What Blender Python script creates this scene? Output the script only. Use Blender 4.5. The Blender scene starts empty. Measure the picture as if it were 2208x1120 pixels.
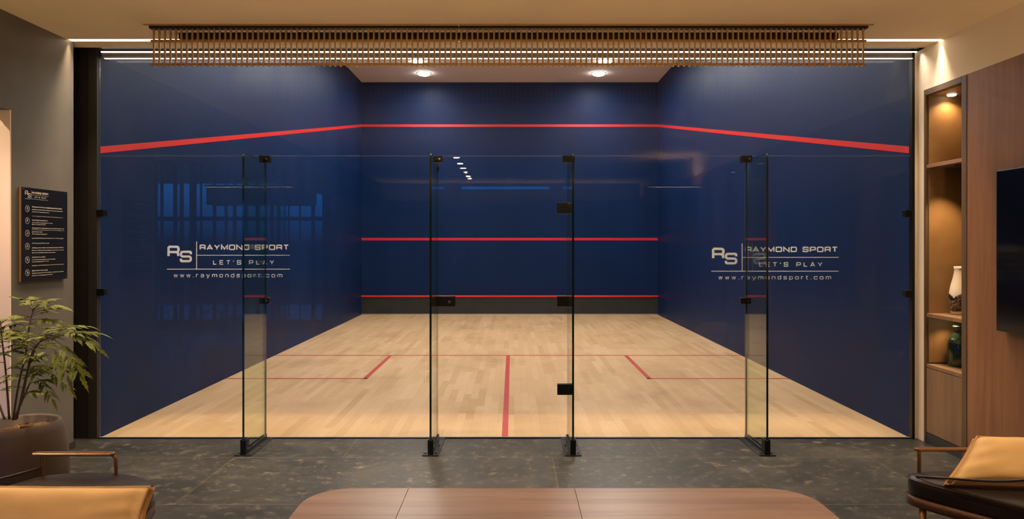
import bpy, bmesh, math, random
from mathutils import Vector, Matrix

# ------------------------------------------------------------------ scene, camera, world, exposure
scene = bpy.context.scene
C = scene.collection
R = math.radians
FPX, CX, CY, EYE = 1529.0, 1105.0, 526.0, 1.535      # measured from the photograph

cam_data = bpy.data.cameras.new('camera')
cam = bpy.data.objects.new('camera', cam_data)
C.objects.link(cam)
cam.location = (0, 0, EYE)
cam.rotation_euler = (R(90), 0, 0)
cam_data.sensor_width = 36
cam_data.lens = FPX / 2208 * 36
cam_data.shift_x = (1104 - CX) / 2208
cam_data.shift_y = (CY - 560) / 2208
cam_data.clip_start = 0.05
cam_data.clip_end = 200
scene.camera = cam

scene.view_settings.view_transform = 'Standard'
scene.view_settings.look = 'None'
scene.view_settings.exposure = 0.0
scene.view_settings.gamma = 1.0
scene.view_settings.use_curve_mapping = False

world = bpy.data.worlds.new('dusk_sky')
scene.world = world
world.use_nodes = True
wn, wl = world.node_tree.nodes, world.node_tree.links
wn.clear()
w_out = wn.new('ShaderNodeOutputWorld'); w_bg = wn.new('ShaderNodeBackground')
w_tc = wn.new('ShaderNodeTexCoord'); w_sx = wn.new('ShaderNodeSeparateXYZ'); w_rp = wn.new('ShaderNodeValToRGB')
wl.new(w_tc.outputs['Generated'], w_sx.inputs[0])
wl.new(w_sx.outputs['Z'], w_rp.inputs[0])
w_rp.color_ramp.elements[0].position = 0.0; w_rp.color_ramp.elements[0].color = (0.004, 0.008, 0.02, 1)
w_rp.color_ramp.elements[1].position = 0.07; w_rp.color_ramp.elements[1].color = (0.02, 0.22, 0.85, 1)
wl.new(w_rp.outputs[0], w_bg.inputs[0]); w_bg.inputs[1].default_value = 7.0
wl.new(w_bg.outputs[0], w_out.inputs[0])

# main colours of light and lamp powers
WARM = (1.0, 0.62, 0.30)
SOFT = (1.0, 0.72, 0.45)
COURT_LIGHT = (1.0, 0.90, 0.80)
P_FLOOR = 70.0
P_COURT, P_LOBBY, P_UP, P_SLOT = 23.0, 22.0, 50.0, 90.0

# ------------------------------------------------------------------ measured planes (metres)
DG = 5.588            # front face of the glass wall
DF = 15.34            # front wall of the court
XL, XR = -3.262, 3.142   # court side walls
LX, RX = -3.30, 3.19     # lobby side walls
ZC, ZCC = 3.05, 5.03     # lobby ceiling, court ceiling
SLOT0, SLOT1 = 5.25, 5.305

def at(px, py, d):
    return Vector(((px - CX) * d / FPX, d, EYE - (py - CY) * d / FPX))

# ------------------------------------------------------------------ materials
def new_mat(name):
    m = bpy.data.materials.new(name); m.use_nodes = True
    return m, m.node_tree.nodes, m.node_tree.links, m.node_tree.nodes['Principled BSDF']

def mix_rgb(n, l, fac, a, b, blend='MIX'):
    x = n.new('ShaderNodeMix'); x.data_type = 'RGBA'; x.blend_type = blend
    for s, v in ((0, fac), (6, a), (7, b)):
        if hasattr(v, 'is_linked') or hasattr(v, 'links'): l.new(v, x.inputs[s])
        else: x.inputs[s].default_value = v if s == 0 else (*v, 1) if len(v) == 3 else v
    return x.outputs[2]

def mth(n, l, op, a, b=None, c=None):
    x = n.new('ShaderNodeMath'); x.operation = op
    for i, v in enumerate((a, b, c)):
        if v is None: continue
        if isinstance(v, (int, float)): x.inputs[i].default_value = v
        else: l.new(v, x.inputs[i])
    return x.outputs[0]

def noise(n, l, vec, scale, detail=4, rough=0.55, dist=0.0, dim='3D'):
    x = n.new('ShaderNodeTexNoise'); x.noise_dimensions = dim
    x.inputs['Scale'].default_value = scale; x.inputs['Detail'].default_value = detail
    x.inputs['Roughness'].default_value = rough; x.inputs['Distortion'].default_value = dist
    if vec is not None: l.new(vec, x.inputs['Vector'])
    return x.outputs[0]

def ramp(n, l, fac, stops):
    x = n.new('ShaderNodeValToRGB'); cr = x.color_ramp
    while len(cr.elements) < len(stops): cr.elements.new(0.5)
    for e, (p, c) in zip(cr.elements, stops):
        e.position = p; e.color = (*c, 1) if len(c) == 3 else c
    l.new(fac, x.inputs[0])
    return x.outputs[0]

def coords(n, l, scale=(1, 1, 1), rot=(0, 0, 0)):
    t = n.new('ShaderNodeTexCoord'); mp = n.new('ShaderNodeMapping')
    mp.inputs['Scale'].default_value = scale; mp.inputs['Rotation'].default_value = rot
    l.new(t.outputs['Object'], mp.inputs[0])
    return mp.outputs[0]

def bump(n, l, h, strength, dist=0.01):
    b = n.new('ShaderNodeBump'); b.inputs['Strength'].default_value = strength; b.inputs['Distance'].default_value = dist
    l.new(h, b.inputs['Height'])
    return b.outputs[0]

def simple(name, col, rough=0.5, metal=0.0, var=0.12, scale=6.0, bstr=0.0, bscale=60.0, spec=0.5, coat=0.0):
    m, n, l, p = new_mat(name)
    v = coords(n, l)
    f = noise(n, l, v, scale)
    a = tuple(c * (1 - var) for c in col); b = tuple(min(1, c * (1 + var)) for c in col)
    l.new(ramp(n, l, f, [(0.3, a), (0.7, b)]), p.inputs['Base Color'])
    p.inputs['Roughness'].default_value = rough; p.inputs['Metallic'].default_value = metal
    p.inputs['Specular IOR Level'].default_value = spec
    if coat: p.inputs['Coat Weight'].default_value = coat; p.inputs['Coat Roughness'].default_value = 0.1
    if bstr: l.new(bump(n, l, noise(n, l, v, bscale, 3), bstr, 0.004), p.inputs['Normal'])
    return m

def emit(name, col, s):
    m, n, l, p = new_mat(name)
    p.inputs['Base Color'].default_value = (*col, 1)
    p.inputs['Emission Color'].default_value = (*col, 1); p.inputs['Emission Strength'].default_value = s
    return m

def wood(name, dark, light, axis='Z', rough=0.4, fine=26.0, spec=0.5, coat=0.0, groove=0.0, groove_axis=1, groove_w=0.12):
    m, n, l, p = new_mat(name)
    s = {'X': (0.5, 7, 7), 'Y': (7, 0.5, 7), 'Z': (7, 7, 0.5)}[axis]
    v = coords(n, l, s)
    a = noise(n, l, v, 1.3, 5, 0.6, 0.6); b = noise(n, l, v, fine / 7, 6, 0.7)
    f = mth(n, l, 'ADD', mth(n, l, 'MULTIPLY', a, 0.65), mth(n, l, 'MULTIPLY', b, 0.35))
    col = ramp(n, l, f, [(0.32, dark), (0.5, tuple((x + y) / 2 for x, y in zip(dark, light))), (0.68, light)])
    h = b
    if groove:
        t = n.new('ShaderNodeTexCoord'); sx = n.new('ShaderNodeSeparateXYZ'); l.new(t.outputs['Object'], sx.inputs[0])
        fr = mth(n, l, 'FRACT', mth(n, l, 'DIVIDE', mth(n, l, 'ADD', sx.outputs[groove_axis], 50), groove_w))
        g = mth(n, l, 'LESS_THAN', fr, groove)
        col = mix_rgb(n, l, mth(n, l, 'MULTIPLY', g, 0.55), col, tuple(x * 0.35 for x in dark))
    l.new(col, p.inputs['Base Color'])
    p.inputs['Roughness'].default_value = rough; p.inputs['Specular IOR Level'].default_value = spec
    if coat: p.inputs['Coat Weight'].default_value = coat; p.inputs['Coat Roughness'].default_value = 0.18
    l.new(bump(n, l, h, 0.12, 0.002), p.inputs['Normal'])
    return m

def glass_mat(name, tint, base=0.012, gloss=(1, 1, 1)):
    """Clear pane: Fresnel mirror over a straight see-through, the same seen from either side."""
    m, n, l, p = new_mat(name)
    n.remove(p)
    out = n['Material Output']
    lw = n.new('ShaderNodeLayerWeight'); lw.inputs['Blend'].default_value = 0.5
    pw = mth(n, l, 'POWER', lw.outputs['Facing'], 5.0)
    f = mth(n, l, 'MULTIPLY_ADD', pw, 1 - base, base)
    tr = n.new('ShaderNodeBsdfTransparent'); tr.inputs[0].default_value = (*tint, 1)
    gl = n.new('ShaderNodeBsdfGlossy'); gl.inputs['Roughness'].default_value = 0.0; gl.inputs['Color'].default_value = (*gloss, 1)
    mx = n.new('ShaderNodeMixShader')
    l.new(f, mx.inputs[0]); l.new(tr.outputs[0], mx.inputs[1]); l.new(gl.outputs[0], mx.inputs[2]); l.new(mx.outputs[0], out.inputs[0])
    return m

def maple_floor():
    m, n, l, p = new_mat('maple_strip_floor')
    t = n.new('ShaderNodeTexCoord'); sx = n.new('ShaderNodeSeparateXYZ'); l.new(t.outputs['Object'], sx.inputs[0])
    W, L = 0.072, 0.80
    xs = mth(n, l, 'DIVIDE', mth(n, l, 'ADD', sx.outputs['X'], 20), W)
    row = mth(n, l, 'FLOOR', xs)
    wn1 = n.new('ShaderNodeTexWhiteNoise'); wn1.noise_dimensions = '1D'; l.new(row, wn1.inputs['W'])
    ys = mth(n, l, 'ADD', mth(n, l, 'DIVIDE', sx.outputs['Y'], L), mth(n, l, 'MULTIPLY', wn1.outputs['Value'], 7.0))
    cell = mth(n, l, 'FLOOR', ys)
    cv = n.new('ShaderNodeCombineXYZ'); l.new(row, cv.inputs[0]); l.new(cell, cv.inputs[1])
    wn2 = n.new('ShaderNodeTexWhiteNoise'); wn2.noise_dimensions = '2D'; l.new(cv.outputs[0], wn2.inputs['Vector'])
    col = ramp(n, l, wn2.outputs['Value'], [(0.0, (0.570, 0.370, 0.190)), (0.2, (0.625, 0.412, 0.222)), (0.7, (0.665, 0.450, 0.252)), (1.0, (0.705, 0.486, 0.285))])
    v2 = coords(n, l, (1, 1, 1))
    big = noise(n, l, v2, 0.9, 5, 0.6)
    col = mix_rgb(n, l, 1.0, col, ramp(n, l, big, [(0.28, (0.80, 0.77, 0.72)), (0.5, (1, 1, 1)), (0.72, (1.0, 1.0, 1.0))]), 'MULTIPLY')
    g = noise(n, l, coords(n, l, (60, 4, 1)), 1.0, 4, 0.6)
    col = mix_rgb(n, l, 1.0, col, ramp(n, l, g, [(0.25, (0.93, 0.91, 0.88)), (0.7, (1, 1, 1))]), 'MULTIPLY')
    fx = mth(n, l, 'FRACT', xs); fy = mth(n, l, 'FRACT', ys)
    gap = mth(n, l, 'MAXIMUM', mth(n, l, 'LESS_THAN', fx, 0.022), mth(n, l, 'LESS_THAN', fy, 0.0025))
    col = mix_rgb(n, l, mth(n, l, 'MULTIPLY', gap, 0.35), col, (0.25, 0.14, 0.06))
    l.new(col, p.inputs['Base Color'])
    p.inputs['Roughness'].default_value = 0.48; p.inputs['Specular IOR Level'].default_value = 0.3
    return m

def stone_floor():
    m, n, l, p = new_mat('dark_stone_tiles')
    v = coords(n, l)
    cloud = noise(n, l, coords(n, l, (1, 1.3, 1)), 1.6, 6, 0.62, 0.4)
    col = ramp(n, l, cloud, [(0.3, (0.011, 0.0115, 0.011)), (0.55, (0.022, 0.0215, 0.0195)), (0.75, (0.042, 0.040, 0.035))])
    fine = noise(n, l, coords(n, l, (1.0, 2.2, 1), (0, 0, 0.6)), 16, 6, 0.75, 0.5)
    col = mix_rgb(n, l, 1.0, col, ramp(n, l, fine, [(0.3, (0.45, 0.45, 0.45)), (0.7, (1.55, 1.55, 1.55))]), 'MULTIPLY')
    for sc, rot, seed in (((2.6, 8, 1), 0.75, 3.0), ((2.0, 7, 1), -0.45, 9.0), ((6, 16, 1), 0.55, 5.0)):
        vv = coords(n, l, sc, (0, 0, rot))
        ad = n.new('ShaderNodeVectorMath'); ad.inputs[1].default_value = (seed, seed * 1.7, 0); l.new(vv, ad.inputs[0])
        r1 = noise(n, l, ad.outputs[0], 1.1, 5, 0.65, 1.2)
        ridge = mth(n, l, 'ABSOLUTE', mth(n, l, 'SUBTRACT', r1, 0.5))
        vein = ramp(n, l, ridge, [(0.0, (1, 1, 1)), (0.022, (0, 0, 0))])
        brk = ramp(n, l, noise(n, l, v, 13.0, 4, 0.65), [(0.52, (0, 0, 0)), (0.66, (1, 1, 1))])
        col = mix_rgb(n, l, mth(n, l, 'MULTIPLY', mth(n, l, 'MULTIPLY', vein, brk), 0.55), col, (0.20, 0.175, 0.14))
    t = n.new('ShaderNodeTexCoord'); sx = n.new('ShaderNodeSeparateXYZ'); l.new(t.outputs['Object'], sx.inputs[0])
    TW, TD = 2.28, 0.92
    yy = mth(n, l, 'DIVIDE', mth(n, l, 'ADD', sx.outputs['Y'], -5.09 + 40 * TD), TD)
    rw = mth(n, l, 'FLOOR', yy)
    off = mth(n, l, 'MULTIPLY', mth(n, l, 'MODULO', rw, 2.0), 0.34)
    xx = mth(n, l, 'ADD', mth(n, l, 'DIVIDE', mth(n, l, 'ADD', sx.outputs['X'], 1.22 + 10 * TW), TW), off)
    jl = mth(n, l, 'MAXIMUM', mth(n, l, 'LESS_THAN', mth(n, l, 'FRACT', yy), 0.006), mth(n, l, 'LESS_THAN', mth(n, l, 'FRACT', xx), 0.0018))
    col = mix_rgb(n, l, mth(n, l, 'MULTIPLY', jl, 0.55), col, (0.15, 0.13, 0.11))
    l.new(col, p.inputs['Base Color'])
    rr = ramp(n, l, cloud, [(0.3, (0.36,) * 3), (0.75, (0.42,) * 3)])
    l.new(rr, p.inputs['Roughness'])
    p.inputs['Specular IOR Level'].default_value = 0.34
    l.new(bump(n, l, fine, 0.10, 0.002), p.inputs['Normal'])
    return m

def paint_blue(name, col):
    m, n, l, p = new_mat(name)
    v = coords(n, l)
    f = noise(n, l, coords(n, l, (1.2, 1.2, 0.35)), 1.2, 5, 0.6)
    l.new(ramp(n, l, f, [(0.3, tuple(c * 0.88 for c in col)), (0.7, tuple(c * 1.12 for c in col))]), p.inputs['Base Color'])
    l.new(ramp(n, l, f, [(0.3, (0.42,) * 3), (0.7, (0.5,) * 3)]), p.inputs['Roughness'])
    p.inputs['Specular IOR Level'].default_value = 0.11
    l.new(bump(n, l, noise(n, l, v, 90, 3), 0.05, 0.002), p.inputs['Normal'])
    return m

M = {}
M['maple'] = maple_floor()
M['stone'] = stone_floor()
M['blue'] = paint_blue('navy_court_paint', (0.0044, 0.0198, 0.079))
M['red'] = simple('red_court_line', (0.66, 0.018, 0.016), 0.4, var=0.05)
M['red_floor'] = simple('red_floor_tape', (0.50, 0.055, 0.045), 0.5, var=0.06)
M['tin_board'] = simple('dark_tin_board', (0.020, 0.022, 0.021), 0.55, var=0.15)
M['silver'] = simple('brushed_silver', (0.62, 0.60, 0.58), 0.3, 1.0, var=0.05)
M['court_ceiling'] = simple('court_ceiling_paint', (0.90, 0.78, 0.70), 0.8, var=0.03, scale=1.5)
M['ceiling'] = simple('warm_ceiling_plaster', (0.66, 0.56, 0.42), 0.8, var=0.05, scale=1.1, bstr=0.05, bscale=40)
M['cream'] = simple('cream_wall_plaster', (0.72, 0.64, 0.53), 0.75, var=0.05, scale=1.6, bstr=0.05, bscale=50)
M['passage'] = simple('pale_passage_plaster', (0.72, 0.60, 0.50), 0.8, var=0.03, scale=1.2)
M['grey'] = simple('charcoal_wall_plaster', (0.098, 0.091, 0.078), 0.6, var=0.16, scale=2.2, bstr=0.10, bscale=35)
M['jamb'] = simple('dark_grey_jamb', (0.022, 0.021, 0.020), 0.5, var=0.1)
M['black_wall'] = simple('black_recess_paint', (0.008, 0.007, 0.006), 0.6, var=0.1)
M['black_metal'] = simple('black_powder_coat', (0.010, 0.010, 0.010), 0.32, 0.6, var=0.15, scale=20)
M['plate'] = simple('gunmetal_plate', (0.045, 0.047, 0.050), 0.30, 0.7, var=0.12, scale=20)
M['bolt'] = simple('steel_bolt', (0.20, 0.20, 0.20), 0.25, 1.0, var=0.1, scale=40)
M['glass'] = glass_mat('clear_panel_glass', (0.965, 0.985, 0.985))
M['fin_glass'] = glass_mat('green_fin_glass', (0.90, 0.945, 0.86))
M['edge'] = simple('green_glass_edge', (0.004, 0.022, 0.014), 0.08, var=0.2, scale=12, spec=0.6)
def half_clear(name, col, clear):
    m, n, l, p = new_mat(name); out = n['Material Output']
    p.inputs['Base Color'].default_value = (*col, 1); p.inputs['Roughness'].default_value = 0.15
    t = n.new('ShaderNodeBsdfTransparent'); x = n.new('ShaderNodeMixShader')
    f = noise(n, l, coords(n, l), 9.0, 3)
    l.new(mth(n, l, 'MULTIPLY_ADD', f, 0.2, clear - 0.1), x.inputs[0]); l.new(p.outputs[0], x.inputs[1]); l.new(t.outputs[0], x.inputs[2]); l.new(x.outputs[0], out.inputs[0])
    return m
M['pale_edge'] = half_clear('polished_glass_edge', (0.62, 0.65, 0.64), 0.2)
M['side_edge'] = half_clear('vertical_glass_edge', (0.08, 0.11, 0.11), 0.35)
M['vinyl'] = simple('silver_vinyl_lettering', (0.50, 0.58, 0.70), 0.5, var=0.03)
M['bronze'] = simple('bronze_rod', (0.46, 0.30, 0.135), 0.36, 0.8, var=0.12, scale=9)
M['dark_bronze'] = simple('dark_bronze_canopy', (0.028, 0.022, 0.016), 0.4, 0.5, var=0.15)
M['led'] = emit('warm_led_strip', (1.0, 0.80, 0.55), 7.0)
M['led_and_glint'] = emit('warm_led_and_glint', (1.0, 0.86, 0.68), 2.2)
M['channel'] = simple('satin_aluminium_channel', (0.16, 0.155, 0.15), 0.3, 0.3, var=0.08, scale=14)
M['walnut'] = wood('walnut_wall_veneer', (0.155, 0.064, 0.027), (0.285, 0.127, 0.055), 'Z', 0.45, groove=0.004, groove_axis=1, groove_w=1.2)
M['walnut_cab'] = wood('walnut_cabinet_veneer', (0.130, 0.072, 0.036), (0.230, 0.130, 0.068), 'Z', 0.42)
M['cab_frame'] = wood('dark_oak_cabinet_frame', (0.060, 0.036, 0.020), (0.115, 0.070, 0.040), 'Z', 0.42)
M['cab_inner'] = simple('bronze_lacquer_lining', (0.23, 0.135, 0.055), 0.5, var=0.12, scale=4)
M['toe'] = simple('dark_slate_plinth', (0.028, 0.030, 0.032), 0.4, var=0.15)
M['table'] = wood('walnut_table_top', (0.140, 0.078, 0.048), (0.290, 0.180, 0.122), 'X', 0.34, coat=0.0, groove=0.03, groove_axis=1, groove_w=0.14)
M['leather'] = simple('dark_brown_leather', (0.018, 0.011, 0.010), 0.38, var=0.2, scale=8, bstr=0.15, bscale=120)
M['rail_wood'] = wood('dark_walnut_rail', (0.050, 0.022, 0.012), (0.110, 0.052, 0.028), 'X', 0.32)
M['arm_wood'] = simple('bronzed_arm_bar', (0.26, 0.135, 0.06), 0.3, 0.7, var=0.1, scale=10)
M['ochre'] = simple('ochre_cushion_fabric', (0.60, 0.395, 0.165), 0.7, var=0.10, scale=5, bstr=0.5, bscale=11)
M['piping'] = simple('ochre_piping_cord', (0.44, 0.25, 0.10), 0.7, var=0.1)
M['pot'] = simple('brown_glazed_pot', (0.052, 0.031, 0.018), 0.75, var=0.18, scale=5, bstr=0.1, bscale=40)
M['soil'] = simple('potting_bark', (0.13, 0.065, 0.026), 0.95, var=0.5, scale=55, bstr=0.9, bscale=50)
M['stem'] = simple('woody_stem', (0.075, 0.048, 0.022), 0.7, var=0.25, scale=30)
M['leaf'] = simple('olive_green_leaf', (0.085, 0.105, 0.005), 0.6, var=0.4, scale=9, spec=0.2)
M['sign_board'] = simple('black_sign_acrylic', (0.006, 0.007, 0.010), 0.25, var=0.1)
M['sign_edge'] = wood('oak_sign_backing', (0.12, 0.06, 0.025), (0.22, 0.12, 0.055), 'Z', 0.5)
M['sign_ink'] = simple('pale_sign_ink', (0.48, 0.44, 0.40), 0.5, var=0.03)
M['tv_screen'] = simple('black_screen_glass', (0.004, 0.004, 0.006), 0.12, var=0.05)
M['tv_body'] = simple('black_screen_casing', (0.008, 0.008, 0.008), 0.4, var=0.1)
M['ceramic'] = simple('white_ceramic', (0.62, 0.56, 0.48), 0.3, var=0.06, scale=10)
M['bottle'] = simple('dark_green_glaze', (0.014, 0.032, 0.018), 0.12, var=0.3, scale=12, spec=0.7)
M['lamp_white'] = emit('downlight_lens', (1.0, 0.93, 0.86), 34.0)
M['lamp_warm'] = emit('warm_downlight_lens', (1.0, 0.82, 0.60), 8.0)
M['lamp_ring'] = simple('white_lamp_ring', (0.6, 0.58, 0.55), 0.5)
M['slat'] = simple('dark_window_slat', (0.02, 0.016, 0.012), 0.6)

def ceramic_band():
    m, n, l, p = new_mat('black_marbled_band')
    v = coords(n, l)
    r1 = noise(n, l, v, 22, 4, 0.6, 1.5)
    ridge = mth(n, l, 'ABSOLUTE', mth(n, l, 'SUBTRACT', r1, 0.5))
    l.new(ramp(n, l, ridge, [(0.0, (0.42, 0.30, 0.18)), (0.012, (0.30, 0.21, 0.13)), (0.03, (0.010, 0.009, 0.008))]), p.inputs['Base Color'])
    p.inputs['Roughness'].default_value = 0.3
    return m
M['band'] = ceramic_band()

def sheer():
    m, n, l, p = new_mat('sheer_black_mesh')
    n.remove(p); out = n['Material Output']
    d = n.new('ShaderNodeBsdfDiffuse'); d.inputs[0].default_value = (0.035, 0.022, 0.014, 1)
    t = n.new('ShaderNodeBsdfTransparent'); x = n.new('ShaderNodeMixShader')
    f = noise(n, l, coords(n, l), 300, 2)
    l.new(mth(n, l, 'MULTIPLY_ADD', f, 0.14, 0.20), x.inputs[0])
    l.new(t.outputs[0], x.inputs[1]); l.new(d.outputs[0], x.inputs[2]); l.new(x.outputs[0], out.inputs[0])
    return m
M['sheer'] = sheer()

# ------------------------------------------------------------------ mesh helpers
class MB:
    """Collects shapes in world coordinates and links them as one mesh object."""
    def __init__(s): s.v, s.f, s.m, s.sm = [], [], [], []
    def face(s, idx, mi=0, smooth=False): s.f.append(idx); s.m.append(mi); s.sm.append(smooth)
    def box(s, a, b, mi=0, sides=None):
        (x0, y0, z0), (x1, y1, z1) = a, b
        x0, x1 = sorted((x0, x1)); y0, y1 = sorted((y0, y1)); z0, z1 = sorted((z0, z1))
        k = len(s.v)
        s.v += [(x0, y0, z0), (x1, y0, z0), (x1, y1, z0), (x0, y1, z0), (x0, y0, z1), (x1, y0, z1), (x1, y1, z1), (x0, y1, z1)]
        fs = [(0, 3, 2, 1), (4, 5, 6, 7), (0, 1, 5, 4), (2, 3, 7, 6), (1, 2, 6, 5), (3, 0, 4, 7)]   # -z +z -y +y +x -x
        for i, f in enumerate(fs): s.face([k + j for j in f], sides[i] if sides else mi)
        return s
    def prism(s, pts, ext, mi=0, side=None, smooth=False):
        """Polygon (3D points, in order) pushed along the vector ext."""
        k, n = len(s.v), len(pts)
        e = Vector(ext)
        s.v += [tuple(Vector(p)) for p in pts] + [tuple(Vector(p) + e) for p in pts]
        s.face([k + i for i in range(n)][::-1], mi); s.face([k + n + i for i in range(n)], mi)
        for i in range(n):
            j = (i + 1) % n
            s.face([k + i, k + j, k + n + j, k + n + i], mi if side is None else side, smooth)
        return s
    def tube(s, path, r, seg=8, mi=0, closed=False, flat=1.0):
        path = [Vector(p) for p in path]; n = len(path); k = len(s.v)
        rs = r if isinstance(r, (list, tuple)) else [r] * n
        up = None
        for i, p in enumerate(path):
            a = path[i - 1] if (i or closed) else path[i]; b = path[(i + 1) % n] if (i < n - 1 or closed) else path[i]
            t = (b - a).normalized()
            if up is None:
                up = Vector((0, 0, 1)) if abs(t.z) < 0.9 else Vector((1, 0, 0))
            sd = t.cross(up).normalized(); up = sd.cross(t).normalized()
            for q in range(seg):
                an = 2 * math.pi * q / seg
                s.v.append(tuple(p + sd * (math.cos(an) * rs[i]) + up * (math.sin(an) * rs[i] * flat)))
        last = n if closed else n - 1
        for i in range(last):
            j = (i + 1) % n
            for q in range(seg):
                w = (q + 1) % seg
                s.face([k + i * seg + q, k + i * seg + w, k + j * seg + w, k + j * seg + q], mi, True)
        if not closed:
            s.face([k + q for q in range(seg)][::-1], mi); s.face([k + (n - 1) * seg + q for q in range(seg)], mi)
        return s
    def lathe(s, prof, c, seg=40, mi=0, mis=None):
        """Profile [(r, z)] turned about the vertical through c."""
        k = len(s.v); n = len(prof)
        for (r, z) in prof:
            for q in range(seg):
                a = 2 * math.pi * q / seg
                s.v.append((c[0] + r * math.cos(a), c[1] + r * math.sin(a), c[2] + z))
        for i in range(n - 1):
            for q in range(seg):
                w = (q + 1) % seg
                s.face([k + i * seg + q, k + i * seg + w, k + (i + 1) * seg + w, k + (i + 1) * seg + q], mis[i] if mis else mi, True)
        s.face([k + q for q in range(seg)][::-1], mis[0] if mis else mi); s.face([k + (n - 1) * seg + q for q in range(seg)], mis[-1] if mis else mi)
        return s
    def cyl(s, a, b, r, seg=16, mi=0): return s.tube([a, b], r, seg, mi)
    def build(s, name, mats, parent=None, bevel=0.0, bseg=2, subd=0):
        me = bpy.data.meshes.new(name)
        o = Vector((0, 0, 0))
        if parent is not None:
            q = parent
            while q is not None: o = o + q.location; q = q.parent
        me.from_pydata([tuple(Vector(v) - o) for v in s.v], [], s.f)
        mats = mats if isinstance(mats, (list, tuple)) else [mats]
        for m in mats: me.materials.append(m)
        for p, mi, sm in zip(me.polygons, s.m, s.sm): p.material_index = mi; p.use_smooth = sm
        me.update()
        ob = bpy.data.objects.new(name, me); C.objects.link(ob)
        if parent is not None: ob.parent = parent
        if bevel:
            b = ob.modifiers.new('bevel', 'BEVEL'); b.width = bevel; b.segments = bseg; b.limit_method = 'ANGLE'; b.angle_limit = R(40)
        if subd:
            b = ob.modifiers.new('subd', 'SUBSURF'); b.levels = subd; b.render_levels = subd
        return ob

def thing(name, label, cat, loc=(0, 0, 0), group=None):
    o = bpy.data.objects.new(name, None); C.objects.link(o); o.location = loc
    o.empty_display_size = 0.1
    return tag(o, label, cat, group)

def tag(o, label, cat, group=None):
    o['label'] = label; o['category'] = cat
    if group: o['group'] = group
    return o

def struct(name, mb, mats, bevel=0.0):
    o = mb.build(name, mats, None, bevel); o['kind'] = 'structure'
    return o

def copy_tree(o, parent=None):
    c = o.copy(); C.objects.link(c)
    if parent is not None: c.parent = parent
    for ch in list(o.children): copy_tree(ch, c)
    return c

def smooth_loop(pts, per=6, closed=True):
    out = []; n = len(pts)
    P = [Vector(p) for p in pts]
    rng = n if closed else n - 1
    for i in range(rng):
        p0 = P[(i - 1) % n] if closed or i else P[i]; p1 = P[i]; p2 = P[(i + 1) % n]
        p3 = P[(i + 2) % n] if closed or i + 2 < n else p2
        for k in range(per):
            t = k / per
            out.append(0.5 * ((2 * p1) + (p2 - p0) * t + (2 * p0 - 5 * p1 + 4 * p2 - p3) * t * t + (3 * p1 - p0 - 3 * p2 + p3) * t ** 3))
    if not closed: out.append(P[-1])
    return out

def area(name, loc, size, power, col, rot=(0, 0, 0), shape='DISK', size_y=None, spread=None, parent=None):
    d = bpy.data.lights.new(name, 'AREA'); d.shape = shape; d.size = size
    if size_y: d.size_y = size_y
    if spread: d.spread = R(spread)
    d.energy = power; d.color = col
    o = bpy.data.objects.new(name, d); C.objects.link(o); o.location = loc; o.rotation_euler = rot
    if parent is not None: o.parent = parent
    return o

def spot(name, loc, power, col, angle, blend=0.6, rot=(0, 0, 0), size=0.02, parent=None):
    d = bpy.data.lights.new(name, 'SPOT'); d.energy = power; d.color = col; d.spot_size = R(angle); d.spot_blend = blend
    d.shadow_soft_size = size
    o = bpy.data.objects.new(name, d); C.objects.link(o); o.location = loc; o.rotation_euler = rot
    if parent is not None: o.parent = parent
    return o

# ------------------------------------------------------------------ the setting: court shell
T = 0.15
cw = struct('wall_court_front', MB().box((XL - T, DF, 0), (XR + T, DF + T, ZCC + T)), M['blue'])
out_front = MB().box((XL, DF - 0.004, 4.065), (XR, DF, 4.118)).build('out_line', M['red'], cw)
MB().box((XL, DF - 0.004, 1.608), (XR, DF, 1.662)).build('service_line', M['red'], cw)
for side, x, sg in (('left', XL, -1), ('right', XR, 1)):
    w = struct('wall_court_' + side, MB().box((x, DG + 0.02, 0), (x + sg * T, DF, ZCC + T)), M['blue'])
    z0, z1 = 2.252, 2.305
    xi = x - sg * 0.003
    pts = [(xi, DG + 0.025, z0), (xi, DF, 4.065), (xi, DF, 4.118), (xi, DG + 0.025, z1)]
    MB().prism(pts, (sg * 0.003, 0, 0)).build('out_line', M['red'], w)
struct('ceiling_court', MB().box((XL - T, DG + 0.02, ZCC), (XR + T, DF + T, ZCC + T)), M['court_ceiling'])
fc = struct('floor_court', MB().box((XL - T, DG + 0.012, -0.1), (XR + T, DF + T, 0)), M['maple'])
def fl(name, x0, y0, x1, y1): MB().box((x0, y0, 0), (x1, y1, 0.0012)).build(name, M['red_floor'], fc)
DSH, DBX, XB = 9.74, 8.07, 1.675
fl('short_line', XL, DSH - 0.025, XR, DSH + 0.025)
fl('half_court_line', -0.085, DG + 0.02, -0.035, DSH - 0.025)
for sg, xw in ((-1, XL), (1, XR)):
    xc = (-0.06 + 1.615 * sg)
    fl('service_box_line', xc - 0.025, DBX - 0.025, xc + 0.025, DSH - 0.025)
    fl('service_box_line', min(xw, xc - sg * 0.025), DBX - 0.025, max(xw, xc - sg * 0.025), DBX + 0.02)
# wall over the glass, between lobby and court
struct('wall_court_back', MB().box((XL - T, DG + 0.03, ZC + 0.012), (XR + T, DG + 0.2, ZCC + T)), M['blue'])

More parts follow.
